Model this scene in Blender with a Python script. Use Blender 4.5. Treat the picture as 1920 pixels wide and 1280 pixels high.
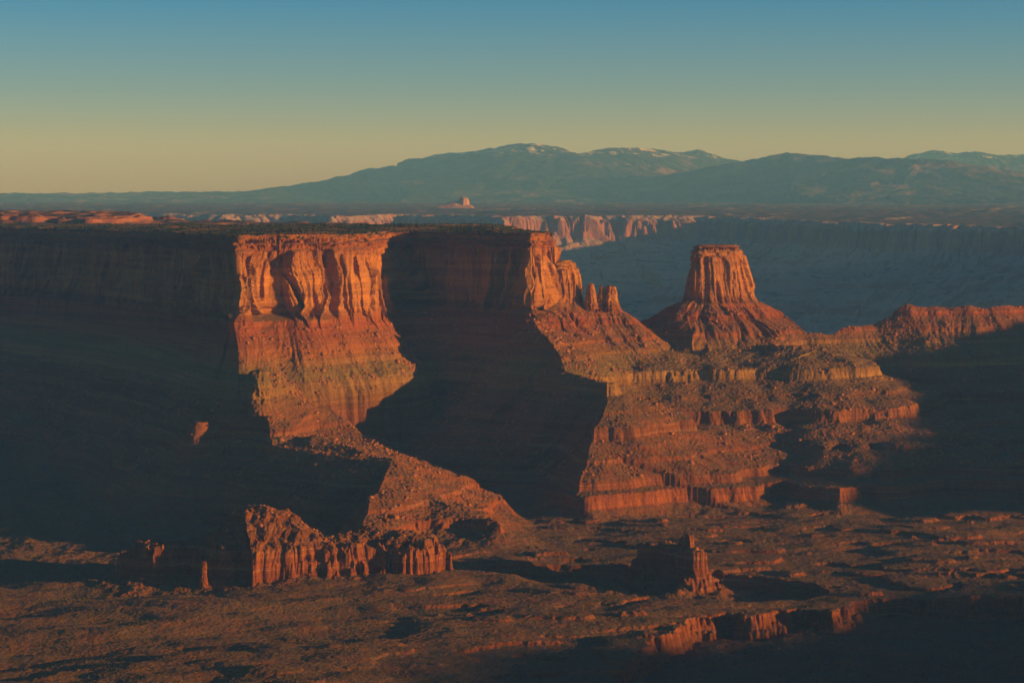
import bpy, math, random
import numpy as np

# ------------------------------------------------------------------ camera, sky, sun, exposure
for o in list(bpy.data.objects):
    bpy.data.objects.remove(o, do_unlink=True)
scene = bpy.context.scene
C = scene.collection
F = 4000.0                      # focal length in photo pixels (1920 wide)
HOR = 375.0                     # photo row of the horizon

cam_d = bpy.data.cameras.new("camera")
cam = bpy.data.objects.new("camera", cam_d)
C.objects.link(cam)
cam.location = (0, 0, 0)
cam.rotation_euler = (math.radians(90), 0, 0)
cam_d.sensor_width = 36.0
cam_d.lens = 36.0 * F / 1920.0
cam_d.shift_y = -(640.0 - HOR) / 1920.0
cam_d.clip_start = 1.0
cam_d.clip_end = 200000.0
scene.camera = cam

SUN_AZ = 14.0                   # degrees from +X towards the camera side (-Y)
SUN_EL = 7.0
scene.view_settings.view_transform = 'Standard'
scene.view_settings.look = 'None'
scene.view_settings.gamma = 1.0
scene.view_settings.exposure = 0.5
scene.cycles.use_denoising = True
scene.cycles.max_bounces = 4
scene.cycles.diffuse_bounces = 2
scene.cycles.volume_bounces = 1
scene.cycles.use_adaptive_sampling = False

a_ = math.radians(SUN_AZ); e_ = math.radians(SUN_EL)
SUN = np.array([math.cos(a_) * math.cos(e_), -math.sin(a_) * math.cos(e_), math.sin(e_)])
from mathutils import Vector
sd = bpy.data.lights.new("sun", 'SUN')
sd.energy = 5.0
sd.angle = math.radians(0.5)
sd.color = (1.0, 0.575, 0.18)
so = bpy.data.objects.new("sun", sd)
C.objects.link(so)
so.location = (3000, -3000, 1000)
so.rotation_euler = Vector(SUN).to_track_quat('Z', 'Y').to_euler()

world = bpy.data.worlds.new("World")
scene.world = world
world.use_nodes = True
wn = world.node_tree; wn.nodes.clear()
wo = wn.nodes.new('ShaderNodeOutputWorld')
bg = wn.nodes.new('ShaderNodeBackground')
sky = wn.nodes.new('ShaderNodeTexSky')
sky.sky_type = 'NISHITA'
sky.sun_disc = False
sky.sun_elevation = math.radians(SUN_EL)
sky.sun_rotation = math.radians(90 + SUN_AZ)
sky.altitude = 1500
sky.air_density = 1.0
sky.dust_density = 1.0
sky.ozone_density = 2.0
bg.inputs['Strength'].default_value = 0.12
# dusk colouring of the sky by height above the horizon
tc = wn.nodes.new('ShaderNodeTexCoord'); sx = wn.nodes.new('ShaderNodeSeparateXYZ')
wn.links.new(tc.outputs['Generated'], sx.inputs[0])
mr = wn.nodes.new('ShaderNodeMapRange'); mr.inputs[1].default_value = -0.02; mr.inputs[2].default_value = 0.18
wn.links.new(sx.outputs['Z'], mr.inputs[0])
rp = wn.nodes.new('ShaderNodeValToRGB'); wn.links.new(mr.outputs[0], rp.inputs[0])
TINT = [(0.0, (.61, .555, 1.12)), (.10, (.61, .555, 1.12)), (.225, (.69, .665, 1.34)), (.36, (.42, .55, 1.10)), (.57, (.14, .46, 1.0)), (1.0, (.19, .25, .44))]
el = rp.color_ramp.elements
while len(el) > 1: el.remove(el[-1])
for i_, (p_, c_) in enumerate(TINT):
    q_ = el[0] if i_ == 0 else el.new(p_)
    q_.position = p_; q_.color = c_ + (1,)
mxs = wn.nodes.new('ShaderNodeMix'); mxs.data_type = 'RGBA'; mxs.blend_type = 'MULTIPLY'; mxs.inputs[0].default_value = 1.0
wn.links.new(sky.outputs[0], mxs.inputs[6]); wn.links.new(rp.outputs[0], mxs.inputs[7])
wn.links.new(mxs.outputs[2], bg.inputs['Color'])
wn.links.new(bg.outputs[0], wo.inputs['Surface'])

# ------------------------------------------------------------------ helpers
def P(px, py, Y):
    return ((px - 960.0) * Y / F, float(Y), -(py - HOR) * Y / F)

def sm(a, b, x):
    t = np.clip((x - a) / (b - a), 0, 1)
    return t * t * (3 - 2 * t)

_rng = np.random.RandomState(7)
_perm = np.concatenate([_rng.permutation(512)] * 2).astype(np.int32)
_ga = _rng.rand(512) * 2 * np.pi
_gx = np.cos(_ga).astype(np.float32); _gy = np.sin(_ga).astype(np.float32)
_val = (_rng.rand(512) * 2 - 1).astype(np.float32)

def pn(x, y, seed=0):
    """gradient noise, about -1..1"""
    x = np.asarray(x, np.float32) + seed * 17.31; y = np.asarray(y, np.float32) + seed * 9.77
    xi = np.floor(x); yi = np.floor(y)
    xf = x - xi; yf = y - yi
    xi = xi.astype(np.int32) & 511; yi = yi.astype(np.int32) & 511
    xj = (xi + 1) & 511; yj = (yi + 1) & 511
    u = xf * xf * xf * (xf * (xf * 6 - 15) + 10); v = yf * yf * yf * (yf * (yf * 6 - 15) + 10)
    def g(i, j, dx, dy):
        h = _perm[_perm[i] + j]
        return _gx[h] * dx + _gy[h] * dy
    a = g(xi, yi, xf, yf); b = g(xj, yi, xf - 1, yf)
    c = g(xi, yj, xf, yf - 1); d = g(xj, yj, xf - 1, yf - 1)
    return 1.5 * ((a + u * (b - a)) * (1 - v) + (c + u * (d - c)) * v)

def fbm(x, y, o=4, seed=0, gain=0.5):
    r = 0; a = 1.0; f = 1.0
    for k in range(o):
        r = r + a * pn(x * f, y * f, seed + k * 3)
        a *= gain; f *= 2.03
    return r

def chaikin(pts, closed, n=2):
    p = np.array(pts, float)
    for _ in range(n):
        q = []
        m = len(p)
        for i in range(m if closed else m - 1):
            a = p[i]; b = p[(i + 1) % m]
            q += [0.75 * a + 0.25 * b, 0.25 * a + 0.75 * b]
        if not closed:
            q = [p[0]] + q + [p[-1]]
        p = np.array(q)
    return p

def polydist(X, Y, pts, closed):
    """distance, arc length at the foot point, interpolated third coordinate, inside flag, side"""
    p = np.array(pts, np.float32)
    best = np.full(X.shape, 1e12, np.float32); u = np.zeros(X.shape, np.float32)
    z = np.zeros(X.shape, np.float32); side = np.zeros(X.shape, np.float32)
    inside = np.zeros(X.shape, bool)
    acc = 0.0; n = len(p)
    for i in range(n if closed else n - 1):
        a = p[i]; b = p[(i + 1) % n]
        dx = b[0] - a[0]; dy = b[1] - a[1]
        L2 = dx * dx + dy * dy + 1e-9; L = math.sqrt(L2)
        rx = X - a[0]; ry = Y - a[1]
        t = np.clip((rx * dx + ry * dy) / L2, 0, 1)
        d = (rx - t * dx) ** 2 + (ry - t * dy) ** 2
        m = d < best
        best[m] = d[m]; u[m] = acc + t[m] * L
        if p.shape[1] > 2:
            z[m] = (a[2] + t * (b[2] - a[2]))[m]
        side[m] = (dx * ry - dy * rx)[m] / L
        if closed:
            c = ((a[1] > Y) != (b[1] > Y))
            xc = a[0] + (Y - a[1]) * dx / (dy if abs(dy) > 1e-6 else 1e-6)
            inside ^= (c & (X < xc))
        acc += L
    return np.sqrt(best), u, z, inside, side

def terrace(h, cliffs, m=1.0, half=1.5):
    xs = [-2000.0]; ys = [-2000.0]
    for zt, zb in sorted(cliffs):
        c = 0.5 * (zt + zb)
        xs += [c - half, c + half]; ys += [zb, zt]
    xs.append(2000.0); ys.append(2000.0)
    t = np.interp(h, xs, ys)
    return h + (t - h) * m

def mesh_grid(name, X, Y, Z, mats, mask=None, smooth=True):
    """mesh from a grid; mask chooses the faces"""
    R, K = X.shape
    idx = np.arange(R * K, dtype=np.int32).reshape(R, K)
    a = idx[:-1, :-1]; b = idx[:-1, 1:]; c = idx[1:, 1:]; d = idx[1:, :-1]
    q = np.stack([a, b, c, d], -1).reshape(-1, 4)
    if mask is not None:
        q = q[mask.reshape(-1)]
    used = np.unique(q)
    re = np.zeros(R * K, np.int32); re[used] = np.arange(len(used))
    q = re[q]
    co = np.stack([X, Y, Z], -1).reshape(-1, 3)[used].astype(np.float32)
    me = bpy.data.meshes.new(name)
    me.vertices.add(len(co)); me.vertices.foreach_set('co', co.ravel())
    me.loops.add(q.size); me.loops.foreach_set('vertex_index', q.ravel())
    me.polygons.add(len(q)); me.polygons.foreach_set('loop_start', np.arange(0, q.size, 4, dtype=np.int32))
    me.polygons.foreach_set('use_smooth', np.full(len(q), smooth))
    me.update(calc_edges=True)
    for m in mats: me.materials.append(m)
    o = bpy.data.objects.new(name, me)
    C.objects.link(o)
    return o

def structure(o):
    o['kind'] = 'structure'; return o

def thing(o, label, cat, group=None):
    o['label'] = label; o['category'] = cat
    if group: o['group'] = group
    return o

# ------------------------------------------------------------------ materials
class NT:
    def __init__(s, name):
        s.m = bpy.data.materials.new(name); s.m.use_nodes = True
        s.t = s.m.node_tree; s.t.nodes.clear()
        s.out = s.n('ShaderNodeOutputMaterial'); s.b = s.n('ShaderNodeBsdfPrincipled')
        s.l(s.b.outputs[0], s.out.inputs['Surface'])
        s.b.inputs['Roughness'].default_value = 0.95
        s.b.inputs['Specular IOR Level'].default_value = 0.1
    def n(s, t, **k):
        x = s.t.nodes.new(t)
        for a, v in k.items(): setattr(x, a, v)
        return x
    def l(s, a, b): s.t.links.new(a, b)
    def val(s, x, sock):
        if hasattr(x, 'is_output') or hasattr(x, 'links'): s.l(x, sock)
        else: sock.default_value = x
    def math(s, op, a, b=None, c=None, clamp=False):
        x = s.n('ShaderNodeMath', operation=op); x.use_clamp = clamp
        s.val(a, x.inputs[0])
        if b is not None: s.val(b, x.inputs[1])
        if c is not None: s.val(c, x.inputs[2])
        return x.outputs[0]
    def mix(s, f, a, b, bt='MIX'):
        x = s.n('ShaderNodeMix', data_type='RGBA', blend_type=bt)
        s.val(f, x.inputs[0])
        for v, k in ((a, 6), (b, 7)):
            if isinstance(v, tuple): x.inputs[k].default_value = v + (1,) if len(v) == 3 else v
            else: s.l(v, x.inputs[k])
        return x.outputs[2]
    def pos(s, sc=(1, 1, 1)):
        g = s.n('ShaderNodeNewGeometry')
        mp = s.n('ShaderNodeMapping'); mp.inputs['Scale'].default_value = sc
        s.l(g.outputs['Position'], mp.inputs[0]); return mp.outputs[0]
    def noise(s, sc, scale=(1, 1, 1), det=3, rough=0.55):
        x = s.n('ShaderNodeTexNoise'); x.inputs['Scale'].default_value = sc
        x.inputs['Detail'].default_value = det; x.inputs['Roughness'].default_value = rough
        s.l(s.pos(scale), x.inputs['Vector']); return x.outputs['Fac']
    def ramp(s, f, stops, interp='LINEAR'):
        x = s.n('ShaderNodeValToRGB'); x.color_ramp.interpolation = interp
        e = x.color_ramp.elements
        while len(e) > 1: e.remove(e[-1])
        for k, (p, c) in enumerate(stops):
            q = e[0] if k == 0 else e.new(p)
            q.position = p; q.color = tuple(c) + (1,)
        s.l(f, x.inputs[0]); return x.outputs[0]
    def maprange(s, v, a, b, c=0.0, d=1.0):
        x = s.n('ShaderNodeMapRange'); x.clamp = True
        s.val(v, x.inputs[0])
        for k, q in enumerate((a, b, c, d)): x.inputs[k + 1].default_value = q
        return x.outputs[0]
    def bump(s, h, dist, strength=1.0, normal=None):
        x = s.n('ShaderNodeBump'); x.inputs['Strength'].default_value = strength
        x.inputs['Distance'].default_value = dist
        s.l(h, x.inputs['Height'])
        if normal: s.l(normal, x.inputs['Normal'])
        return x.outputs[0]

def rock_material():
    k = NT('layered_sandstone')
    g = k.n('ShaderNodeNewGeometry')
    sep = k.n('ShaderNodeSeparateXYZ'); k.l(g.outputs['Position'], sep.inputs[0])
    sn = k.n('ShaderNodeSeparateXYZ'); k.l(g.outputs['True Normal'], sn.inputs[0])
    z = sep.outputs['Z']
    zn = k.math('ADD', z, k.math('MULTIPLY', k.math('SUBTRACT', k.noise(0.006, det=3), 0.5), 22.0))
    zn = k.math('ADD', zn, k.math('MULTIPLY', k.math('SUBTRACT', k.noise(0.06, det=2), 0.5), 6.0))
    f = k.maprange(zn, -560, -40)
    def q(zv): return (zv + 560) / 520.0
    S = [(-555, (.24, .085, .04)), (-520, (.27, .105, .05)), (-505, (.32, .11, .045)), (-480, (.36, .125, .05)),
         (-462, (.33, .12, .052)), (-456, (.29, .115, .055)), (-430, (.30, .115, .05)), (-415, (.36, .13, .05)),
         (-398, (.30, .12, .055)), (-378, (.31, .13, .06)), (-360, (.26, .125, .06)), (-343, (.30, .17, .08)),
         (-334, (.40, .24, .12)), (-318, (.36, .22, .11)), (-312, (.31, .23, .12)), (-296, (.29, .21, .11)),
         (-287, (.36, .20, .10)), (-280, (.30, .15, .07)), (-268, (.40, .16, .06)), (-255, (.33, .12, .05)),
         (-235, (.37, .12, .045)), (-225, (.40, .12, .04)), (-208, (.38, .15, .06)), (-195, (.60, .27, .10)),
         (-150, (.62, .29, .11)), (-105, (.60, .26, .10)), (-92, (.44, .17, .065)), (-84, (.36, .125, .05)),
         (-72, (.46, .18, .07)), (-60, (.34, .14, .06))]
    S2 = sorted((a, (r * 1.05, g, b * .5)) for a, (r, g, b) in S)
    # colour ramps hold 32 stops at most
    col = k.ramp(f, [(q(a), b) for a, b in S2])
    # fine bedding
    bed = k.noise(1.0, scale=(0.004, 0.004, 0.33), det=3, rough=0.7)
    col = k.mix(k.maprange(bed, .35, .65, 0, .55), col, k.mix(1.0, col, (.55, .5, .52), 'MULTIPLY'))
    bed2 = k.noise(1.0, scale=(0.0025, 0.0025, 0.085), det=2, rough=0.6)
    col = k.mix(k.maprange(bed2, .40, .60, 0, .6), col, k.mix(1.0, col, (.58, .55, .60), 'MULTIPLY'))
    bed3 = k.noise(1.0, scale=(0.004, 0.004, 0.16), det=2, rough=0.6)
    col = k.mix(k.maprange(bed3, .60, .70, 0, .35), col, (.46, .27, .13))
    # vertical streaks of desert varnish on the walls
    st = k.noise(1.0, scale=(0.09, 0.09, 0.006), det=3)
    wall = k.maprange(sn.outputs['Z'], .55, .25)
    wing = k.math('MULTIPLY', k.maprange(z, -212, -195), k.maprange(z, -86, -96))
    stf = k.math('MULTIPLY', k.math('MULTIPLY', wall, wing), k.maprange(st, .5, .68, 0, .55))
    col = k.mix(stf, col, (.26, .11, .045))
    st2 = k.noise(1.0, scale=(0.13, 0.13, 0.012), det=2)
    stp = k.math('MULTIPLY', k.math('MULTIPLY', wall, wing), k.maprange(st2, .56, .7, 0, .5))
    col = k.mix(stp, col, (.50, .31, .14))
    # mottled rubble
    rb = k.noise(0.22, det=4, rough=.7)
    col = k.mix(k.maprange(rb, .42, .62, 0, .5), col, k.mix(1.0, col, (.55, .58, .60), 'MULTIPLY'))
    pale = k.noise(0.35, det=3, rough=.7)
    col = k.mix(k.maprange(pale, .62, .75, 0, .45), col, (.48, .27, .12))
    # gentle ground: sage and blackbrush over red soil
    flat = k.maprange(sn.outputs['Z'], .80, .96)
    veg = k.noise(0.012, det=4, rough=.6)
    soil = k.mix(k.maprange(k.noise(0.02, det=4), .4, .65), (.32, .13, .04), (.26, .14, .05))
    dots = k.noise(0.45, det=2, rough=.6)
    vegf = k.math('MULTIPLY', k.maprange(veg, .36, .56, .15, .85), k.maprange(dots, .40, .56, .25, 1.0))
    gc = k.mix(vegf, soil, (.13, .105, .038))
    col = k.mix(k.math('MULTIPLY', flat, k.maprange(k.noise(.05, det=3), .3, .5, .55, .95)), col, gc)
    # scattered shrubs on the talus
    mid = k.math('MULTIPLY', k.maprange(sn.outputs['Z'], .55, .78), k.maprange(k.noise(.03, det=3), .40, .60, .15, .85))
    col = k.mix(k.math('MULTIPLY', mid, k.maprange(dots, .45, .56, .2, 1.0)), col, (.13, .105, .055))
    k.l(col, k.b.inputs['Base Color'])
    b1 = k.bump(k.noise(0.12, det=6, rough=.72), 7.0, 0.8)
    b2 = k.bump(bed, 2.0, .5, b1)
    k.l(b2, k.b.inputs['Normal'])
    return k.m

def far_material():
    k = NT('distant_sandstone')
    g = k.n('ShaderNodeNewGeometry')
    sn = k.n('ShaderNodeSeparateXYZ'); k.l(g.outputs['True Normal'], sn.inputs[0])
    rock = k.mix(k.noise(1.0, scale=(.01, .01, .03), det=3), (.33, .155, .08), (.21, .10, .06))
    tal = k.mix(k.noise(.02, det=4), (.42, .30, .26), (.26, .22, .19))
    col = k.mix(k.maprange(sn.outputs['Z'], .5, .75), rock, tal)
    top = k.mix(k.maprange(k.noise(.012, scale=(1, .35, 1), det=5, rough=.65), .42, .60), (.040, .050, .030), (.15, .085, .05))
    col = k.mix(k.maprange(sn.outputs['Z'], .93, .985), col, top)
    k.l(col, k.b.inputs['Base Color'])
    k.l(k.bump(k.noise(.03, det=5, rough=.7), 20.0, .7), k.b.inputs['Normal'])
    return k.m

def mountain_material():
    k = NT('forested_mountain')
    g = k.n('ShaderNodeNewGeometry')
    sep = k.n('ShaderNodeSeparateXYZ'); k.l(g.outputs['Position'], sep.inputs[0])
    col = k.mix(k.maprange(k.noise(.0012, det=5, rough=.6), .5, .62), (.026, .036, .026), (.15, .105, .075))
    snow = k.math('MULTIPLY', k.maprange(sep.outputs['Z'], 640, 740), k.maprange(k.noise(.0028, scale=(1, 1, 2), det=4, rough=.65), .54, .57))
    col = k.mix(snow, col, (.75, .75, .75))
    k.l(col, k.b.inputs['Base Color'])
    k.l(k.bump(k.noise(.004, det=5, rough=.65), 120.0, .8), k.b.inputs['Normal'])
    return k.m

def plain_material(name, c1, c2, sc, bump=1.0):
    k = NT(name)
    k.l(k.mix(k.maprange(k.noise(sc, det=4), .35, .65), c1, c2), k.b.inputs['Base Color'])
    k.l(k.bump(k.noise(sc * 3, det=3), bump, .7), k.b.inputs['Normal'])
    return k.m

ROCK = rock_material()
FAR = far_material()
MOUNT = mountain_material()

# ------------------------------------------------------------------ the near canyon terrain
STRATA = [(-231, -239), (-262, -270), (-283, -291), (-317, -338), (-356, -362), (-377, -399), (-424, -431), (-452, -466), (-470, -492)]

def mesa(pts, ztop, zfoot, grow=1.0, smooth=1):
    return dict(p=chaikin([P(px, 0, Y)[:2] for px, Y in pts], True, smooth), zt=ztop, zf=zfoot, g=grow)

MESAS = [
    mesa([(-900, 5600), (-250, 5250), (0, 4900), (200, 4480), (330, 4150), (418, 3850), (438, 3775), (455, 3765), (500, 3810), (540, 3815),
          (600, 3870), (640, 3905), (692, 3965), (712, 4120), (730, 4290), (790, 4290), (860, 4200), (920, 4140), (965, 4085), (992, 4045), (1008, 4045),
          (1030, 4090), (1046, 4130), (1046, 4200), (1020, 4300), (985, 4450), (960, 4700), (1000, 5300), (300, 5900), (-900, 6500)], -63, -212),
    mesa([(1038, 4110), (1058, 4115), (1084, 4135), (1087, 4165), (1060, 4180), (1035, 4175)], -118, -208),
    mesa([(1299, 4312), (1306, 4304), (1345, 4318), (1382, 4342), (1394, 4375), (1390, 4425), (1350, 4450), (1308, 4440), (1297, 4380)], -92, -210, smooth=2),
]
# talus: drop below the cliff foot against distance from it
TAL_D = [-40, 0, 60, 110, 200, 300, 400, 520, 640, 760, 900, 1300]
TAL_Z = [-25, 0, 46, 80, 134, 188, 234, 280, 318, 350, 390, 490]

def R(pts, prof, prof2=None, warp=.6):
    def ext(prof):
        D, Z = list(prof[0]), list(prof[1])
        sl = (Z[-1] - Z[-2]) / (D[-1] - D[-2])
        D.append(D[-1] + 5000); Z.append(Z[-1] + 5000 * max(sl, .15))
        return D, Z
    return dict(p=[P(*a) for a in pts], prof=ext(prof), prof2=ext(prof2 or prof), warp=warp)
STEEP = ([0, 20, 60, 140, 240, 380], [0, 12, 42, 92, 135, 190])
CLIFFY = ([0, 10, 50, 100, 150, 220], [0, 12, 54, 104, 145, 195])
SOFT = ([0, 60, 150, 300, 450, 700], [0, 16, 38, 70, 100, 150])
BUT = ([0, 25, 55, 75, 110, 160, 300], [0, 9, 36, 48, 84, 100, 140])
LOW = ([0, 25, 60, 120, 250], [0, 6, 26, 60, 140])
SPUR = ([0, 70, 140, 240, 340, 450], [0, 10, 34, 82, 130, 180])
TALP = (TAL_D[1:], TAL_Z[1:])
# crests as (photo column, photo row, distance); second profile = the side away from the sun (camera left)
RIDGES = [
    R([(560, 752, 3735), (600, 757, 3750), (640, 783, 3720), (700, 822, 3680), (800, 882, 3600), (880, 918, 3500), (940, 948, 3400), (985, 1003, 3280)], STEEP, ([0, 60, 190, 300, 500], [0, 12, 62, 140, 270])),
    R([(470, 690, 3680), (482, 725, 3640), (490, 752, 3620), (506, 790, 3580), (514, 835, 3510), (610, 850, 3430), (728, 868, 3330), (712, 905, 3240), (694, 940, 3160), (690, 985, 3080)], ([0, 40, 100, 200, 300, 450], [0, 14, 52, 112, 160, 220]), CLIFFY, .35),
    R([(1005, 600, 3960), (1045, 655, 3870), (1060, 700, 3780), (1135, 722, 3700), (1130, 770, 3600), (1105, 830, 3520), (1085, 930, 3400)], ([0, 30, 80, 160, 260, 400, 600], [0, 10, 34, 74, 118, 160, 200]), CLIFFY, .35),
    R([(600, 812, 3560), (728, 866, 3345), (800, 930, 3270), (880, 965, 3200), (930, 985, 3160)], ([0, 60, 150, 250, 400], [0, 16, 44, 110, 200]), ([0, 50, 130, 200, 300], [0, 14, 44, 110, 190])),
    R([(700, 1000, 2880), (650, 1006, 2862), (600, 1006, 2855), (560, 985, 2862), (520, 957, 2872), (480, 948, 2875), (440, 953, 2870), (415, 985, 2862), (360, 1010, 2855), (280, 1018, 2845)], LOW, None, .35),
    R([(775, 1002, 2870), (740, 1004, 2868), (700, 1002, 2875)], LOW, None, .35),
    R([(1425, 600, 4330), (1500, 622, 4340), (1540, 625, 4350), (1640, 608, 4400), (1700, 574, 4420), (1830, 578, 4450), (1900, 575, 4480), (2000, 560, 4550), (2400, 560, 4700)], TALP),
    R([(1695, 822, 3710), (1740, 835, 3690), (1850, 859, 3650), (2050, 865, 3640), (2300, 870, 3650)], BUT),
    R([(1195, 1035, 2925), (1218, 1009, 2915), (1245, 1004, 2910), (1262, 1016, 2896), (1288, 1010, 2868), (1301, 1030, 2850)], ([0, 7, 18, 30, 60, 110], [0, 5, 25, 43, 58, 76]), None, .25),
    R([(1040, 1040, 3130), (1110, 1050, 3090), (1180, 1050, 3080)], BUT),
    R([(1045, 575, 4110), (1100, 566, 4140), (1150, 570, 4170), (1180, 592, 4200), (1225, 624, 4240), (1283, 600, 4290)], TALP, None, .25),
    R([(1400, 650, 4200), (1540, 655, 4150), (1600, 686, 4080), (1640, 742, 3970), (1668, 792, 3850), (1690, 832, 3740)], ([0, 60, 120, 220, 320, 420], [0, 10, 38, 88, 132, 176]), None, .9),
    R([(1330, 640, 4200), (1340, 690, 4030), (1325, 760, 3840), (1300, 830, 3690), (1280, 905, 3560)], SPUR, None, .9),
    R([(1480, 650, 4150), (1500, 705, 3990), (1540, 780, 3830), (1560, 845, 3690), (1590, 890, 3600)], SPUR, None, .9),
    R([(1530, 690, 4050), (1575, 765, 3870), (1600, 835, 3710)], SPUR, None, .6),
    R([(1190, 655, 4090), (1225, 735, 3870), (1200, 830, 3690), (1190, 900, 3560)], SPUR, None, .9),
    R([(384, 765, 3640), (374, 785, 3610)], ([0, 8, 25, 60], [0, 8, 34, 90]), None, .1),
]
GULCH = chaikin([P(px, 0, Y)[:2] for px, Y in [(1150, 2280), (1200, 2400), (1260, 2480), (1300, 2560), (1380, 2610), (1400, 2570), (1440, 2580),
        (1470, 2640), (1540, 2640), (1560, 2590), (1590, 2680), (1650, 2740), (1760, 2700), (2200, 2650), (2600, 2000), (1500, 1500), (1000, 1500), (1100, 2100)]], True, 1)

WASH = chaikin([P(px, 0, Y)[:2] for px, Y in [(880, 2950), (1000, 2990), (1150, 2960), (1330, 2900), (1470, 2870), (1570, 2800), (1540, 2730), (1400, 2700), (1250, 2690), (1150, 2730), (1060, 2790), (960, 2850)]], True, 1)
# mapping of the grid distance s to the real distance w and the relative height in the cliff
CS = [-22, -18, -15, -12, -8, -4, 0, 60, 72, 80]
CW = [-13, -11, -8, -7.5, -3, -2, 0, 8, 12, 17]
CZ = [1.0, .975, .965, .905, .89, .835, .815, .10, .03, -.03]

def w_of_s(s):
    # smooth return to the identity away from the cliff band
    w = np.interp(s, CS, CW)
    ins = s + (9.0) * np.exp(-np.clip(-22 - s, 0, None) / 25.0)
    outs = s - (63.0) * np.exp(-np.clip(s - 80, 0, None) / 90.0)
    return np.where(s < -22, ins, np.where(s > 80, outs, w))

def canyon_height(X, Y, w=None, u=None, pid=None):
    """height of slopes and floor at real positions"""
    n1 = fbm(X / 260, Y / 260, 3, 1); n2 = fbm(X / 260, Y / 260, 3, 5)
    wx = X + 28 * n1; wy = Y + 28 * n2
    h = np.full(X.shape, -2000.0, np.float32)
    def leftof(r, a=0, b=70):
        d, _, _, _, sd_ = polydist(X, Y, r['p'], False)
        return blur(sm(.3, -.5, sd_ / (d + 1)) * sm(a, b, d), 12)
    LZ1 = leftof(dict(p=[P(a, 0, b) for a, b in [(-600, 5400), (0, 4900), (200, 4480), (330, 4150), (418, 3850), (436, 3770), (448, 3730)]] + RIDGES[1]['p']), 0, 50); LZ2 = leftof(RIDGES[2])
    calm = 1 - .9 * np.clip(LZ1 + .6 * LZ2, 0, 1)
    nf = fbm(X / 38, Y / 38, 4, 11, .55)
    nm = fbm(X / 120, Y / 120, 2, 15)
    for k, m in enumerate(MESAS):
        d, uu, _, ins, _ = polydist(wx, wy, m['p'], True)
        d = np.where(ins, 0, d)
        if w is not None:
            near = sm(200, 60, np.abs(w)) * (pid == k)
            d = d * (1 - near) + np.clip(w, 0, None) * near
        uu = uu + 14 * nm + 0.10 * d * nm
        A = sm(10, 300, d)
        g = np.abs(pn(uu / 95.0, d / 900.0, 21 + k)) * 95 * A
        g += np.abs(pn(uu / 34.0, d / 400.0, 31 + k)) * 44 * sm(10, 110, d)
        g += np.abs(pn(uu / 13.0, d / 200.0, 41 + k)) * 17 * sm(5, 45, d)
        d = d / (.55 + .45 * (1 - LZ2) * sm(-100, 100, X) - .05 * LZ1)
        g = g * calm
        dd = d + 34 * A + 95 * LZ1 * sm(0, 70, d) - g - 10 * sm(0, 60, d) * pn(uu / 45.0, 0.3 + d * 0, 51 + k) * sm(140, 40, d)
        z = m['zf'] - np.interp(dd - 17, TAL_D, TAL_Z)
        h = np.maximum(h, z)
    # the slope under the left promontory breaks off in a wall towards the alcove
    bay = LZ2 * sm(-400, -350, X + .35 * (Y - 3750))
    h = h - 120 * sm(0, 16, -334 - h + 4 * nm + 3 * nf) * bay
    for k, r in enumerate(RIDGES):
        d, uu, zc, _, sd_ = polydist(X + 28 * n1 * r['warp'], Y + 28 * n2 * r['warp'], r['p'], False)
        uu = uu + 10 * nm
        A = sm(10, 180, d)
        g = np.abs(pn(uu / 70.0, d / 700.0, 61 + k)) * 48 * A + np.abs(pn(uu / 26.0, d / 300.0, 71 + k)) * 20 * sm(5, 80, d)
        g += np.abs(pn(uu / 11.0, d / 150.0, 81 + k)) * 6 * sm(3, 40, d)
        cc = calm if k in (1, 2) else (.3 if k in (4, 5) else (.55 if k == 6 else 1))
        dd = np.clip(d + 18 * A * (0 if k in (4, 5) else 1) - g * cc, 0, None)
        if k == 8:
            dd = np.clip(d + 7 * fbm(X / 20, Y / 20, 3, 321, .65) - 3 * np.abs(pn(uu / 7, d / 20, 322)), 0, None)
        pa = np.interp(dd, *r['prof'])
        if r['prof2'] != r['prof']:
            wt = blur(sm(.8, .05, sd_ / (d + 1)), 12)
            pa = pa + (np.interp(dd, *r['prof2']) - pa) * wt
        if k in (4, 5):
            z = zc - np.interp(d + 9 * fbm(X / 26, Y / 26, 3, 301, .6) + 5 * pn(uu / 12, d / 60, 303) - 3.5 * np.abs(pn(uu / 5.5, d / 30, 304)), *r['prof']) + 2.5 * np.round(1.4 * pn(X / 12, Y / 12, 305))
            # one sheer wall with a rubble skirt at its foot
            v_ = -461 - z + 1.5 * nf
            z = np.where(v_ > 0, -461 - np.interp(v_, [0, 2.5, 5, 7.5, 60], [0, 15, 19, 35, 62]), z)
        else:
            z = zc - pa
        # round union
        hm = np.maximum(h, z)
        h = hm + 5 * np.exp(-np.abs(h - z) / 9.0) * 0.6
    kn = np.exp(-((X - 215) / 75) ** 2 - ((Y - 2890) / 75) ** 2)
    h = h + 2.6 * nf + kn * (2.2 * np.round(1.3 * pn(X / 13, Y / 13, 311)) + 2 * pn(X / 7, Y / 7, 313))
    mod = np.clip(.62 + .35 * sm(0, 250, X) + .85 * fbm(X / 130, Y / 130, 3, 91) * (1 - .5 * sm(0, 250, X)), 0.0, 1.0)
    mod = np.maximum(mod, sm(3300, 3200, Y) * sm(200, 100, X))
    hs = terrace(h + 5 * pn(X / 55, Y / 55, 93), STRATA, mod * calm)
    hs = hs + sm(-505, -480, hs) * (1 + .8 * sm(150, 0, X)) * (.7 * np.abs(pn(X / 11, Y / 11, 95)) - .7 * np.abs(pn(X / 24, Y / 24, 96)) + .8 * pn(X / 5, Y / 5, 97))
    # canyon floor: low swells with broken ledges
    fb = fbm(X / 300, Y / 190, 4, 101, .5)
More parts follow.
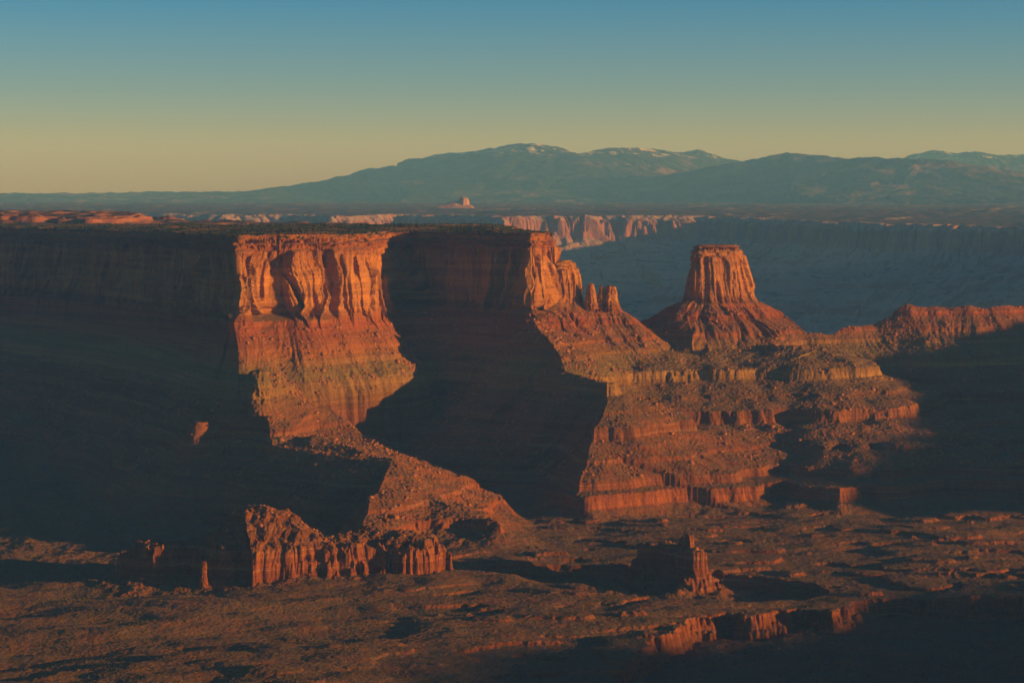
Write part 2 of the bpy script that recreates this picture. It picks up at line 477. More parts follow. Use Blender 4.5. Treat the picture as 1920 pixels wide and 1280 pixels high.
    fl = -506 + 10.0 * fb + 4.5 * np.abs(pn(X / 90, Y / 55, 105)) + (2900 - Y) * 0.006 * (Y < 2900)
    fs = 6.2
    ph = (fl + 1.2 * nf) / fs
    fr = ph - np.floor(ph)
    flt = (np.floor(ph) + sm(0.40, 0.55, fr) * .75 + .25 * fr) * fs
    fm = calm * np.clip(.7 + .9 * fbm(X / 200, Y / 140, 2, 111), 0.1, 1)
    fl = fl + (flt - fl) * fm + .35 * nf
    fl = fl - 48 * sm(-380, -620, X + 40 * n1) * sm(2800, 2980, Y + 40 * n2)
    d, uu, _, ins, _ = polydist(X + 12 * n1 + 10 * nm, Y + 12 * n2, WASH, True)
    sg = np.where(ins, d, -d) + 6 * np.abs(pn(uu / 25, uu * 0, 123)) + 2 * nf
    fl = fl - np.interp(sg, [0, 4, 8, 14, 60], [0, 9, 11, 19, 25])
    # lower gulch
    d, uu, _, ins, _ = polydist(X + 10 * n1 + 8 * nm, Y + 10 * n2, GULCH, True)
    sg = np.where(ins, d, -d) + 9 * fbm(X / 24, Y / 24, 3, 121, .6) + 4 * np.abs(pn(uu / 9, uu * 0, 125)) + 3 * nf
    drop = np.interp(sg, [-2, 0, 5, 9, 13, 60, 200], [0, 1, 16, 20, 34, 44, 52])
    fl = fl - drop
    k = 7.0
    d_ = hs - fl
    z = np.where(d_ > 0, hs, fl) + k * 0.35 * np.exp(-np.abs(d_) / k) 
    return z + .35 * pn(X / 9, Y / 9, 131) + .25 * pn(X / 4.3, Y / 4.3, 133)

def rim_field(X, Y):
    s = np.full(X.shape, 1e9, np.float32); u = np.zeros(X.shape, np.float32); pid = np.zeros(X.shape, np.int32)
    for k, m in enumerate(MESAS):
        f = 1.0 if k == 0 else .35
        wx = X + f * (12 * pn(X / 95, Y / 95, 141) + 5 * pn(X / 38, Y / 38, 143)); wy = Y + f * (12 * pn(X / 95, Y / 95, 145) + 5 * pn(X / 38, Y / 38, 147))
        d, uu, _, ins, _ = polydist(wx, wy, m['p'], True)
        d = np.where(ins, -d, d)
        mm = d < s
        s[mm] = d[mm]; u[mm] = (uu + k * 5000)[mm]; pid[mm] = k
    return s, u, pid

def blur(a, n):
    for _ in range(n):
        b = a.copy(); b[1:-1] = (a[:-2] + 2 * a[1:-1] + a[2:]) * .25; a = b
        b = a.copy(); b[:, 1:-1] = (a[:, :-2] + 2 * a[:, 1:-1] + a[:, 2:]) * .25; a = b
    return a

def build_canyon(q=1.0):
    nc = int(1400 * q)
    ni = int(nc * .93); ns_ = int(50 * q) + 8       # finest mesh in the middle, coarser flanks
    tm = np.linspace(-.262, .262, ni); ts = .262 + (.44 - .262) * (np.arange(1, ns_ + 1) / ns_) ** 1.5
    t = np.concatenate([-ts[::-1], tm, ts]); nc = len(t)
    st = .00056 / q
    nr = int(math.log(5000 / 2150.0) / st)
    yr = 2150.0 * np.exp(np.arange(nr) * st)
    X = (t[None, :] * yr[:, None]).astype(np.float32); Y = np.repeat(yr[:, None], nc, 1).astype(np.float32)
    s, u, pid = rim_field(X, Y)
    sb = blur(s, int(6 * q * q) + 1)
    dt = np.gradient(t)[None, :]
    sX = np.gradient(sb, axis=1) / dt / Y
    sR = np.gradient(sb, axis=0) / np.gradient(yr)[:, None]
    sY = sR - t[None, :] * sX
    L = np.sqrt(sX ** 2 + sY ** 2) + 1e-3
    nx = sX / np.maximum(L, .35); ny = sY / np.maximum(L, .35)
    del sX, sR, sY, L
    w = w_of_s(s)
    relb = np.interp(s, CS, CZ)
    ex = (1 - relb) * (pid == 2) * (3 + 17 * np.clip(nx, 0, 1)) * np.exp(-np.clip(s - 80, 0, None) / 60)
    w = w + ex
    X1 = X + (w - s) * nx; Y1 = Y + (w - s) * ny
    h = canyon_height(X1, Y1, w, u, pid)
    zt = np.array([m['zt'] for m in MESAS])[pid]; zf = np.array([m['zf'] for m in MESAS])[pid]
    rel = np.interp(s, CS, CZ)
    zc = zf + (zt - zf) * rel
    top = zt + 2.0 * fbm(X1 / 120, Y1 / 120, 3, 151) + 3 * sm(-22, -120, s) + np.clip((4400 - Y1) / 4400 * 0, 0, 1)
    # low steps on the mesa top
    top = top + 3.5 * sm(0.05, .25, pn(X1 / 160, Y1 / 90, 155)) * sm(-22, -60, s)
    zc = np.where(s < -22, top, zc)
    # the rim itself is uneven
    zc = zc + np.where(s < 0, 1, sm(20, 0, s)) * 2.2 * pn(u / 19, u * 0, 161) * sm(-60, -20, s)
    zc = np.where(s > 80, -3000, zc)
    z = np.maximum(zc, np.where(s < 40, np.where(s < 0, -3000, h - 3000 * 0), h))
    z = np.where(s < 0, zc, z)
    # flutes, pillars and alcoves cut into the wall
    inw = (s > -24) & (s < 84)
    uu = u + .015 * (z + 140) * pn(u / 60, z / 90, 171) + 1.0 * pn(u / 12, z / 14, 173)
    zr = (z - zf) / (zt - zf)                      # 1 at the rim, 0 at the foot
    def hsh(i, j, sd):
        return _val[_perm[_perm[(i.astype(np.int64) + sd * 31) & 511] + (j.astype(np.int64) & 511)]]
    def blocks(L, H, sd, sharp=.12):
        """fractured face: columns of width about L cut into blocks of height about H, with steep edges"""
        c = uu / L + .5 * pn(uu / (L * 2.3), u * 0, sd)
        i = np.floor(c); f = c - i
        def colv(i):
            zz = z / H + 5 * hsh(i, i * 0 + 3, sd + 1)
            j = np.floor(zz); fz = zz - j
            a0 = hsh(i, j, sd + 2); a1 = hsh(i, j + 1, sd + 2)
            return a0 + (a1 - a0) * sm(1 - .10, 1, fz)
        v0 = colv(i); v1 = colv(i + 1)
        return v0 + (v1 - v0) * sm(1 - sharp, 1, f), np.minimum(f, 1 - f)
    b1, e1 = blocks(34, 150, 201, .10)
    b2, e2 = blocks(15, 62, 205, .14)
    b3, e3 = blocks(6.5, 19, 209, .3)
    topg = .76 + .10 * pn(u / 38, u * 0, 177)      # where the caves and grooves start
    a = np.abs(pn(uu / 26, z / 420, 175))
    g = sm(.155, .09, a) * sm(topg + .02, topg - .03 - .5 * a, zr)
    crack = sm(.09, .0, e2) * sm(.86, .83, zr)
    crack3 = sm(.16, .0, e3)
    br = pn(uu / 60, z / 260, 183)
    size = np.where(pid == 0, 1.0, .34)
    cap = sm(.80, .83, zr)
    bz = np.floor(z / 4.6 + .8 * pn(u / 26, z * 0, 186))
    ledge = cap * (hsh(bz, bz * 0 + 1, 215) * 3.2 + blocks(8, 7, 217, .25)[0] * 3.0 + pn(u / 30, z / 7, 187) * 2.0)
    # a shelf below the cap
    dis = -g * 20 * size * (1 - cap) + (1 - cap) * (b1 * 8 * (.35 + .65 * size) + b2 * 4.2 * (.5 + .5 * size) + b3 * 1.1 - crack * 2.6 - crack3 * .9) + br * 6 * size + .8 * pn(uu / 4, z / 9, 189) + ledge
    foot = sm(.32, 0, zr) * (pn(uu / 22, z / 18, 191) * 5 * size + blocks(10, 11, 221, .2)[0] * 2.5)
    dis = (dis + foot) * np.where(inw, 1, 0) * sm(84, 66, s) * sm(-24, -14, s)
    X2 = X1 + nx * dis; Y2 = Y1 + ny * dis
    # overhang / recess of small ledges elsewhere: jitter rock rubble
    return X2, Y2, z, s, pid, t, yr

import time as _t
_t0 = _t.time()
Q = 1.0
X, Y, Z, S, PID, TT, YR = build_canyon(Q)
print('canyon', X.shape, round(_t.time() - _t0, 1))
XC = .25 * (X[1:, 1:] + X[:-1, :-1] + X[1:, :-1] + X[:-1, 1:]); YC = .25 * (Y[1:, 1:] + Y[:-1, :-1] + Y[1:, :-1] + Y[:-1, 1:])
ZC = .25 * (Z[1:, 1:] + Z[:-1, :-1] + Z[1:, :-1] + Z[:-1, 1:])
def near_line(pts, dist):
    m = np.zeros(XC.shape, bool)
    p = np.array([P(*a)[:2] for a in pts])
    bx = (XC > p[:, 0].min() - dist) & (XC < p[:, 0].max() + dist) & (YC > p[:, 1].min() - dist) & (YC < p[:, 1].max() + dist)
    d = polydist(XC[bx], YC[bx], p, False)[0]
    m[bx] = d < dist
    return m
SC = S[:-1, :-1]; PC = PID[:-1, :-1]
m_butte = (PC == 2) & (SC < 175) & (ZC > -268)
m_low = near_line([(785, 1002, 2870), (700, 1002, 2880), (600, 1006, 2855), (520, 957, 2872), (440, 953, 2870), (360, 1010, 2855), (280, 1018, 2845)], 105) & (ZC > -502) & (YC < 2985)
m_knob = near_line([(1200, 1024, 2940), (1245, 1004, 2905), (1304, 1022, 2876)], 55) & (ZC > -505)
m_rest = ~(m_butte | m_low | m_knob)
structure(mesh_grid('canyon_ground', X, Y, Z, [ROCK], m_rest, False))
thing(mesh_grid('butte', X, Y, Z, [ROCK], m_butte, False), 'tall flat-topped orange butte standing apart on its cone of rubble, right of centre', 'butte')
thing(mesh_grid('butte', X, Y, Z, [ROCK], m_low, False), 'low crumbling red butte with fluted walls at the left foot of the sunlit ridge', 'butte')
thing(mesh_grid('butte', X, Y, Z, [ROCK], m_knob, False), 'small dark two-knobbed butte alone on the open canyon floor', 'butte')

# ------------------------------------------------------------------ ground sheet to the horizon
def sheet(name, x0, x1, y0, y1, z, mat, n=40):
    xs = np.linspace(x0, x1, n); ys = np.linspace(y0, y1, n)
    XX, YY = np.meshgrid(xs, ys)
    return structure(mesh_grid(name, XX, YY, np.full(XX.shape, z) + 0.0, [mat]))
SOIL = plain_material('desert_soil', (.26, .12, .06), (.13, .10, .055), .01, 4)
sheet('ground', -41000, 41000, -4000, 41500, -800, SOIL, 60)

# ------------------------------------------------------------------ generic far mesa terrain
def fan(x0px, x1px, y0, y1, nc, nr):
    t = np.linspace((x0px - 960) / F, (x1px - 960) / F, nc)
    yr = y0 * (y1 / y0) ** np.linspace(0, 1, nr)
    return (t[None] * yr[:, None]).astype(np.float32), np.repeat(yr[:, None], nc, 1).astype(np.float32)

def far_plateau():
    rim = [(-700, 9600), (-300, 9300), (0, 9000), (250, 8700), (380, 8300), (420, 8150), (480, 8350), (545, 8500), (600, 8150), (625, 7900), (660, 8050),
           (740, 8500), (800, 8500), (900, 8150), (950, 7900), (1000, 8050), (1050, 8000), (1080, 8150), (1110, 8050), (1150, 8150), (1190, 8100), (1230, 8250),
           (1270, 8200), (1310, 8350), (1400, 8100), (1500, 7700), (1560, 7300), (1600, 7300), (1750, 7100), (1900, 6900), (2100, 6500), (2120, 5600), (2200, 5000), (3500, 4900),  # right end brought forward out of view to shade the far slopes
           (4500, 9000), (3000, 16500), (-2000, 16500)]
    p = chaikin([P(px, 0, Y)[:2] for px, Y in rim], True, 1)
    K = 1.6                                        # lengths below are in units of K metres
    X, Y = fan(-200, 2900, 4900, 15000, 1400, 1000)
    n1 = fbm(X / 500, Y / 500, 3, 201)
    d, u, _, ins, _ = polydist(X + 60 * n1, Y + 60 * fbm(X / 500, Y / 500, 3, 205), p, True)
    s = np.where(ins, -d, d)
    fl = sm(.3, .0, np.abs(pn(u / 110, d / 300, 207))) * 34 + sm(.25, 0, np.abs(pn(u / 34, d / 90, 206))) * 20 + pn(u / 22, u * 0, 208) * 10 + fbm(X / 60, Y / 60, 3, 209) * 8
    s2 = s + fl
    zt = -60 + 0.0058 * (Y - 8200) + 3.5 * fbm(X / 700, Y / 500, 4, 211)
    zt = np.minimum(zt, -20 - 9 * sm(0, 2000, X) + 3.0 * fbm(X / 900, Y / 900, 3, 213))
    right = sm(300, 1500, X)
    zt = zt - 18 * right * sm(9500, 7500, Y)
    dd = np.clip(s2 - 30, 0, None)
    dd = np.clip(dd - np.abs(pn(u / 380, d / 2600, 215)) * 300 * sm(0, 500, dd) - np.abs(pn(u / 100, d / 900, 217)) * 80 * sm(0, 250, dd), 0, None)
    z = np.interp(s2, [-40, -30, -20, 0, 25, 32], [0, -6, -10, -22, -84, -90]) + zt
    tal = -np.interp(dd, [0, 150, 400, 800, 1200, 2000], [0, 80, 190, 300, 370, 440])
    z = z + tal + 3 * fbm(X / 70, Y / 70, 3, 219)
    z = np.where(dd > 0, terrace(z, [(-210, -222), (-270, -285), (-340, -362), (-420, -436)], .8, 3), z)
    # low swells of slickrock on the plateau top
    z = z + np.where(s2 < -60, 6 * sm(.2, .6, fbm(X / 350, Y / 600, 3, 221)), 0)
    return structure(mesh_grid('far_plateau_terrain', X * K, Y * K, z * K, [FAR], smooth=False))

def rear_mesa():
    """the main mesa carrying on behind its rim on the left"""
    X, Y = fan(-160, 1010, 4960, 7600, 800, 520)
    tiers = [([(-500, 5700), (0, 5500), (150, 5450), (230, 5550), (272, 5700), (280, 6100), (200, 6700), (-500, 7200)], 23),
             ([(276, 6300), (300, 6250), (345, 6280), (350, 6500), (300, 6700), (270, 6500)], 12),
             ([(385, 7000), (430, 6900), (515, 6950), (520, 7200), (400, 7300)], 0)]
    edge = chaikin([P(px, 0, yy)[:2] for px, yy in [(-700, 4000), (1000, 4000), (1010, 5200), (900, 5500), (620, 5700), (500, 6300), (330, 6900), (100, 7300), (-700, 7500)]], True, 2)
    n = fbm(X / 150, Y / 150, 3, 231)
    z = -65 + 3 * fbm(X / 200, Y / 300, 4, 233) + .004 * (Y - 5000) * sm(450, 0, (X * F / Y + 960))
    for pts, hh in tiers[:2]:
        d, u, _, ins, _ = polydist(X + 40 * n, Y + 60 * fbm(X / 150, Y / 150, 3, 237), chaikin([P(a, 0, b)[:2] for a, b in pts], True, 1), True)
        s = np.where(ins, d, -d) + 10 * pn(u / 40, u * 0, 239)
        z = z + np.interp(s, [-30, 0, 8, 30, 36, 120], [0, hh * .25, hh * .7, hh * .75, hh * .95, hh])
    hump = sm(.15, .5, fbm(X / 110, Y / 260, 2, 241)) * sm(5200, 5600, Y)
    z = z + 6 * hump
    d, u, _, ins, _ = polydist(X, Y, edge, True)
    s = np.where(ins, -d, d) + 12 * pn(u / 50, u * 0, 243)
    z = z + np.interp(s, [-40, 0, 30, 150, 500], [0, -15, -160, -250, -420])
    return structure(mesh_grid('mesa_top_terrain', X, Y, z, [ROCK_TOP]))

ROCK_TOP = None
def rock_top():
    k = NT('slickrock_and_juniper')
    g = k.n('ShaderNodeNewGeometry')
    sn = k.n('ShaderNodeSeparateXYZ'); k.l(g.outputs['True Normal'], sn.inputs[0])
    rock = k.mix(k.noise(1.0, scale=(.02, .02, .1), det=3), (.34, .145, .07), (.24, .095, .05))
    top = k.mix(k.maprange(k.noise(.03, scale=(1, .4, 1), det=5, rough=.65), .47, .60), (.06, .06, .032), (.30, .14, .07))
    k.l(k.mix(k.maprange(sn.outputs['Z'], .88, .97), rock, top), k.b.inputs['Base Color'])
    k.l(k.bump(k.noise(.06, det=5, rough=.7), 8.0, .7), k.b.inputs['Normal'])
    return k.m
ROCK_TOP = rock_top()
far_plateau()
rear_mesa()

# ------------------------------------------------------------------ mountains
def mountains(name, crest, Yc, depth, base, seed, half_w, n, prof):
    pts = [P(a, b, Yc + depth * .25 * math.sin(a * .011 + seed)) for a, b in crest]
    x0 = min(p[0] for p in pts) - 3000; x1 = max(p[0] for p in pts) + 3000
    X, Y = np.meshgrid(np.linspace(x0, x1, n).astype(np.float32), np.linspace(Yc - depth * 1.3, Yc + depth * .9, int(n * .45)).astype(np.float32))
    n1 = fbm(X / 2500, Y / 2500, 3, seed); n2 = fbm(X / 2500, Y / 2500, 3, seed + 2)
    d, u, zc, _, sd_ = polydist(X + 260 * n1, Y + 420 * n2, pts, False)
    A = sm(100, 1800, d)
    g = np.abs(pn((u + 300 * n1) / 1500, d / 9000, seed + 4)) * 1000 * A + np.abs(pn((u + 200 * n1) / 520, d / 4000, seed + 5)) * 330 * sm(50, 900, d)
    dd = np.clip(d + 300 * A - g, 0, None)
    rel = np.interp(dd, *prof)
    z = base + (zc - base) * rel - 60 * np.abs(pn(u / 210 + n1, d / 1500, seed + 6)) * sm(30, 500, d) * sm(0, .2, rel) + 20 * fbm(X / 260, Y / 260, 4, seed + 8) * (rel > .02)
    return structure(mesh_grid(name, X, Y, z, [MOUNT]))
PM = ([0, 500, 1500, 3000, 5000, 7500], [1, .86, .58, .28, .08, 0])
mountains('mountain_range', [(-400, 366), (-100, 364), (150, 362), (280, 360), (430, 360), (500, 352), (640, 340), (720, 317), (790, 308), (835, 287), (900, 283),
    (950, 276), (985, 268), (1020, 270), (1050, 277), (1083, 291), (1130, 278), (1180, 277), (1230, 279), (1262, 286), (1310, 280), (1340, 287), (1385, 304), (1450, 330), (1600, 350), (2000, 355)],
    33500, 6500, -100, 301, 9000, 1100, PM)
mountains('mountain_foothills', [(1180, 384), (1250, 364), (1330, 333), (1400, 302), (1480, 287), (1530, 290), (1590, 300), (1620, 295), (1700, 297), (1770, 299), (1830, 318), (1920, 340), (2100, 360)],
    28000, 5000, -90, 331, 6000, 800, PM)
mountains('distant_mountains', [(1600, 345), (1660, 315), (1700, 293), (1740, 283), (1770, 284), (1800, 287), (1840, 282), (1880, 290), (1910, 290), (1960, 284), (2100, 300)],
    38000, 3500, -110, 361, 6000, 500, PM)
# tableland between the far plateau and the mountains
tx, ty = np.meshgrid(np.linspace(-16000, 16000, 300).astype(np.float32), np.linspace(23800, 41000, 200).astype(np.float32))
structure(mesh_grid('tableland_terrain', tx, ty, -62 - (ty - 23800) * .0022 + 6 * fbm(tx / 1500, ty / 1500, 4, 391), [FAR]))

# ------------------------------------------------------------------ unseen mesas right of the frame, added to cast shade into the view
def shade_caster_mesa(name, rim, zt, seed, rough=20):
    p = chaikin(rim, True, 2)
    x0, y0 = p.min(0) - 500; x1, y1 = p.max(0) + 500
    X, Y = np.meshgrid(np.arange(x0, x1, 12).astype(np.float32), np.arange(y0, y1, 12).astype(np.float32))
    d, u, _, ins, _ = polydist(X + rough * fbm(X / 120, Y / 120, 4, seed), Y + rough * fbm(X / 120, Y / 120, 4, seed + 3), p, True)
    s = np.where(ins, -d, d) + 12 * np.abs(pn(u / 40, u * 0, seed + 5))
    z = zt + 3 * fbm(X / 200, Y / 200, 3, seed + 7) - np.interp(s, [0, 6, 14, 30, 200, 420, 480], [0, 20, 30, 150, 270, 400, 580])
    return structure(mesh_grid(name, X, Y, z, [ROCK]))
SH = np.array([math.cos(a_), -math.sin(a_)])
def rim_from_shade(pts, zt, zg=-505.0):
    """rim of a mesa top (height zt) whose shade ends at the given points of height zg"""
    return [tuple(np.array(p[:2]) + SH * (zt - (p[2] if len(p) > 2 else zg)) / math.tan(e_)) for p in pts]
r1 = rim_from_shade([(-150, 1700), (-144, 2200), (-110, 2400), (100, 2440), (330, 2470), (480, 2600), (465, 2740), (679, 2829), (1100, 2860)], -80)
shade_caster_mesa('near_shade_caster_mesa', r1 + [(r1[-1][0] + 900, r1[-1][1] + 100), (r1[-1][0] + 900, r1[0][1] - 600), (r1[0][0], r1[0][1] - 400)], -80, 401)  # added out of view to shade the foreground floor
r2 = rim_from_shade([(860, 3400), (430, 3500, -478), (590, 3620, -440), (685, 3720, -411)], -80)
shade_caster_mesa('east_shade_caster_mesa', [r2[0], r2[1], r2[2], r2[3], (r2[3][0] + 200, r2[3][1] + 300), (r2[0][0] + 1500, r2[3][1] + 300), (r2[0][0] + 1500, r2[0][1])], -80, 431)  # added out of view to shade the ground below the right ridge
r3 = rim_from_shade([(720, 3800, -410), (740, 3950, -385), (790, 4100, -345), (820, 4300, -305), (840, 4600, -262)], -62)
shade_caster_mesa('side_shade_caster_mesa', r3 + [(r3[0][0] + 1200, r3[-1][1] + 300), (r3[0][0] + 1200, r3[0][1])], -62, 461, 60)  # added out of view, rim shaped to shade the right-hand slopes

# ------------------------------------------------------------------ boulders and scrub
def face_info(X, Y, Z):
    ax = X[1:, 1:] - X[:-1, :-1]; ay = Y[1:, 1:] - Y[:-1, :-1]; az = Z[1:, 1:] - Z[:-1, :-1]
    bx = X[1:, :-1] - X[:-1, 1:]; by = Y[1:, :-1] - Y[:-1, 1:]; bz = Z[1:, :-1] - Z[:-1, 1:]
    nx = ay * bz - az * by; ny = az * bx - ax * bz; nz = ax * by - ay * bx
    L = np.sqrt(nx * nx + ny * ny + nz * nz) + 1e-9
    return nx / L, ny / L, nz / L, L * .5

def scatter(name, pts, sizes, base_v, base_f, mat, seed, squash=.75, jit=.25):
    r = np.random.RandomState(seed)
    n = len(pts); m = len(base_v)
    v = np.repeat(base_v[None], n, 0) + r.uniform(-jit, jit, (n, m, 3))
    a = r.uniform(0, 2 * np.pi, n); c, s_ = np.cos(a)[:, None], np.sin(a)[:, None]
    sc = sizes[:, None]
    x = (v[..., 0] * c - v[..., 1] * s_) * sc * r.uniform(.8, 1.3, (n, 1)); y = (v[..., 0] * s_ + v[..., 1] * c) * sc
    z = v[..., 2] * sc * squash
    co = np.stack([x + pts[:, :1], y + pts[:, 1:2], z + pts[:, 2:3]], -1).reshape(-1, 3).astype(np.float32)
    f = (base_f[None] + (np.arange(n) * m)[:, None, None]).reshape(-1, 3).astype(np.int32)
    me = bpy.data.meshes.new(name)
    me.vertices.add(len(co)); me.vertices.foreach_set('co', co.ravel())
    me.loops.add(f.size); me.loops.foreach_set('vertex_index', f.ravel())
    me.polygons.add(len(f)); me.polygons.foreach_set('loop_start', np.arange(0, f.size, 3, dtype=np.int32))
    me.update(calc_edges=True)
    me.materials.append(mat)
    o = bpy.data.objects.new(name, me); C.objects.link(o)
    o['kind'] = 'stuff'
    return o

def ico():
    g = (1 + 5 ** .5) / 2
    v = np.array([(-1, g, 0), (1, g, 0), (-1, -g, 0), (1, -g, 0), (0, -1, g), (0, 1, g), (0, -1, -g), (0, 1, -g), (g, 0, -1), (g, 0, 1), (-g, 0, -1), (-g, 0, 1)], float)
    v /= np.linalg.norm(v[0])
    f = np.array([(0, 11, 5), (0, 5, 1), (0, 1, 7), (0, 7, 10), (0, 10, 11), (1, 5, 9), (5, 11, 4), (11, 10, 2), (10, 7, 6), (7, 1, 8), (3, 9, 4), (3, 4, 2), (3, 2, 6), (3, 6, 8), (3, 8, 9), (4, 9, 5), (2, 4, 11), (6, 2, 10), (8, 6, 7), (9, 8, 1)])
    return v, f
IV, IF = ico()
_, _, NZ, AR = face_info(X, Y, Z)
NZ = np.abs(NZ)
XC = X[:-1, :-1]; YC = Y[:-1, :-1]; ZC = Z[:-1, :-1]
rs = np.random.RandomState(5)
inframe = np.abs(XC / YC) < .29
def pick(wgt, n):
    wgt = (wgt * inframe * AR).ravel().astype(np.float64)
    cs = np.cumsum(wgt); k = np.searchsorted(cs, rs.rand(n) * cs[-1])
    return np.stack([XC.ravel()[k], YC.ravel()[k], ZC.ravel()[k]], -1) + rs.uniform(-1, 1, (n, 3)) * (1, 1, 0)
clump = sm(-.1, .5, fbm(XC / 60, YC / 60, 3, 501)) + .12
tal = ((NZ > .6) & (NZ < .93) & (ZC < -215)) * clump
tal = tal * (ZC > -470) * (1 + 1.8 * (ZC > -350) * (XC < 150))
bp = pick(tal, 45000)
bs = np.clip(rs.lognormal(-.05, .6, len(bp)), .5, 5.5)
BOULDER = plain_material('fallen_sandstone', (.42, .18, .06), (.27, .11, .04), .25, 1.0)
scatter('boulders', bp, bs, IV, IF, BOULDER, 3, .8, .28)
grow = sm(-.35, .4, fbm(XC / 110, YC / 80, 3, 511)) * (NZ > .93) * (ZC < -440) + .12 * (NZ > .75) * (ZC < -215)
sp = pick(grow, 60000)
SCRUB = plain_material('sage_scrub', (.115, .095, .045), (.065, .065, .033), .3, .5)
OV = np.array([(1, 0, 0), (-1, 0, 0), (0, 1, 0), (0, -1, 0), (0, 0, 1.1), (0, 0, -.4)], float)
OF = np.array([(0, 2, 4), (2, 1, 4), (1, 3, 4), (3, 0, 4), (2, 0, 5), (1, 2, 5), (3, 1, 5), (0, 3, 5)])
scatter('sage_scrub', sp, np.clip(rs.lognormal(-.25, .4, len(sp)), .4, 2.0), OV, OF, SCRUB, 4, .75, .2)
rimw = (ZC > -72) * (YC < 4990) * (.2 + sm(-.2, .5, fbm(XC / 50, YC / 50, 3, 521)) * 1.0) * (PID[:-1, :-1] == 0)
jp = pick(rimw, 9000)
JUN = plain_material('juniper_foliage', (.050, .060, .028), (.030, .040, .018), .5, .5)
jp2 = np.repeat(jp, 2, 0) + np.random.RandomState(8).uniform(-1, 1, (len(jp) * 2, 3)) * (1.0, 1.0, .5) + (0, 0, .9)
scatter('juniper_scrub', jp2, np.random.RandomState(9).uniform(.9, 2.1, len(jp2)), IV, IF, JUN, 5, .9, .3)

# ------------------------------------------------------------------ single pinnacles
def pinnacle(name, px, pytop, pybase, Y, wtop, wbase, seed, asp=1.0, lean=0.0, mat=None, nz=70, na=72, boxy=.5, rot=.4):
    x0, y0, zt = P(px, pytop, Y); zb = P(px, pybase, Y)[2] - 12
    th = np.linspace(0, 2 * np.pi, na + 1); v = np.linspace(0, 1, nz)
    T, V = np.meshgrid(th, v)
    zz = zb + (zt - zb) * V
    c = np.cos(T - rot); s_ = np.sin(T - rot)
    sq = 1 / (np.abs(c) ** 4 + np.abs(s_) ** 4) ** .25
    rad = (wbase + (wtop - wbase) * V ** .8) * .5 * ((1 - boxy) + boxy * sq)
    cx, cy = np.cos(T) * 3, np.sin(T) * 3
    rad = rad * (1 + .16 * pn(cx * .8 + seed, zz / 22, seed) + .10 * pn(cx * 2 + cy, zz / 7 + cy, seed + 1)) + .9 * pn(cx * 1.5 + 7, zz / 3.5 + cy, seed + 2)
    cap = sm(1.0, .94, V)
    rad = rad * np.where(V > .94, np.sqrt(np.clip(cap, 0, 1)), 1)
    xx = x0 + rad * np.cos(T) * asp + lean * V; yy = y0 + rad * np.sin(T)
    zz = zz + 1.6 * pn(cx, cy, seed + 5) * V
    o = mesh_grid(name, xx.astype(np.float32), yy.astype(np.float32), zz.astype(np.float32), [mat or ROCK])
    o.location = (0, 0, 0)
    return o
thing(pinnacle('rock_spire', 1108, 531, 568, 4128, 9, 34, 601), 'thin pointed rock fin nearest the mesa end, left of the two on the talus crest', 'rock spire')
thing(pinnacle('rock_spire', 1128, 536, 572, 4130, 7, 28, 611), 'slender rock needle in the middle of the small pinnacles on the talus crest', 'rock spire')
thing(pinnacle('rock_spire', 1145, 535, 570, 4132, 17, 36, 621), 'blocky flat-topped orange pinnacle at the right end of the talus crest', 'rock spire')
thing(pinnacle('rock_tower', 487, 692, 764, 3602, 30, 40, 631, boxy=.9, rot=.35), 'pale yellow square rock tower standing on the crest of the middle ridge', 'rock tower')
thing(pinnacle('rock_pinnacle', 382, 1052, 1100, 2780, 7, 13, 641), 'small sunlit rock pillar at the foot of the dark left end of the low butte', 'rock pinnacle')

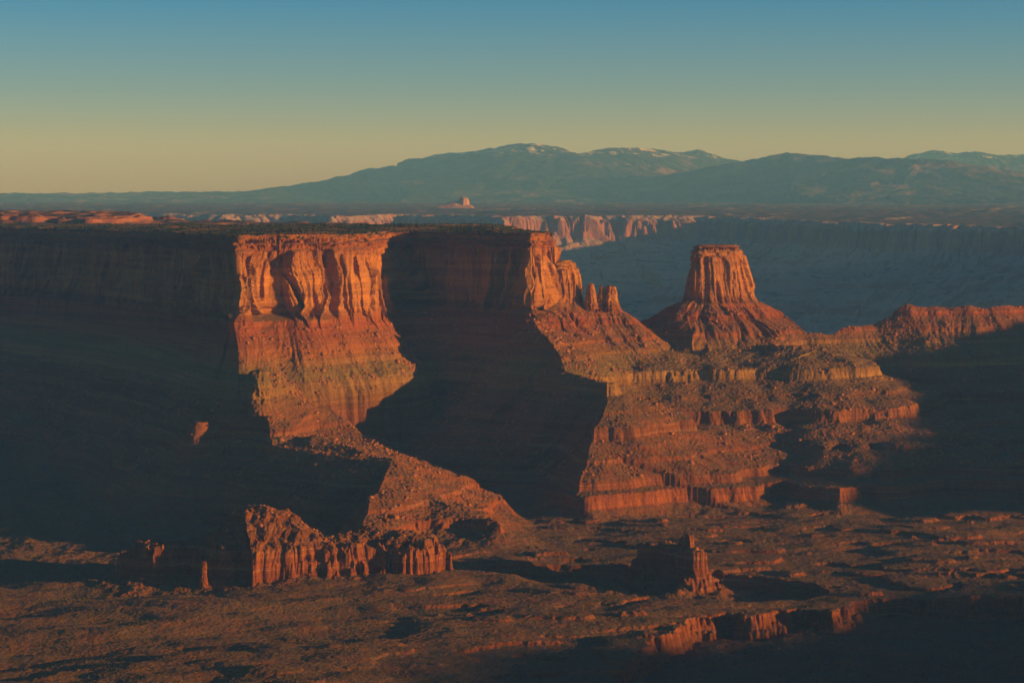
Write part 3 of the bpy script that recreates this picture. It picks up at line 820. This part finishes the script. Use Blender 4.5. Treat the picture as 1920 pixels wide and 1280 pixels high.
def rock_dome():
    x0, y0, zt = P(869, 369, 15500)
    xs = np.linspace(x0 - 210, x0 + 90, 130); ys = np.linspace(y0 - 90, y0 + 120, 70)
    XX, YY = np.meshgrid(xs, ys)
    r2 = ((XX - x0) / 42) ** 2 + ((YY - y0) / 55) ** 2 + .25 * pn(XX / 18, YY / 18, 651)
    dome = 62 * np.sqrt(np.clip(1 - r2, 0, 1)) ** .7
    hill = 30 * np.exp(-((XX - x0 + 62) / 70) ** 2 - ((YY - y0) / 55) ** 2) * (1 + .3 * pn(XX / 25, YY / 25, 653))
    zz = zt - 62 + np.maximum(dome, hill) - 22 + 22 * sm(100, 60, np.abs(YY - y0 - 15)) * sm(150, 110, np.abs(XX - x0 + 60))
    o = mesh_grid('rock_dome', XX.astype(np.float32), YY.astype(np.float32), zz.astype(np.float32), [DOME])
    thing(o, 'small pale rock dome alone on the skyline of the far plateau', 'rock dome')
DOME = plain_material('pale_dome_sandstone', (.42, .26, .17), (.30, .17, .11), .03, 6)
rock_dome()

# ------------------------------------------------------------------ haze
def haze_box():
    me = bpy.data.meshes.new('haze')
    x0, x1, y0, y1, z0, z1 = -42000, 42000, -5000, 42000, -801.5, 1250
    v = [(x, y, z) for x in (x0, x1) for y in (y0, y1) for z in (z0, z1)]
    f = [(0, 1, 3, 2), (4, 6, 7, 5), (0, 4, 5, 1), (2, 3, 7, 6), (0, 2, 6, 4), (1, 5, 7, 3)]
    me.from_pydata(v, [], f); me.update()
    m = bpy.data.materials.new('haze_air'); m.use_nodes = True
    t = m.node_tree; t.nodes.clear()
    o = t.nodes.new('ShaderNodeOutputMaterial'); pv = t.nodes.new('ShaderNodeVolumePrincipled')
    pv.inputs['Color'].default_value = (.105, .34, 1.0, 1)
    pv.inputs['Absorption Color'].default_value = (1, 1, 1, 1)
    pv.inputs['Density'].default_value = 5.7e-5
    pv.inputs['Anisotropy'].default_value = 0.0
    t.links.new(pv.outputs[0], o.inputs['Volume'])
    me.materials.append(m)
    ob = bpy.data.objects.new('haze', me); C.objects.link(ob); ob['kind'] = 'stuff'
haze_box()
print('script', round(_t.time() - _t0, 1))
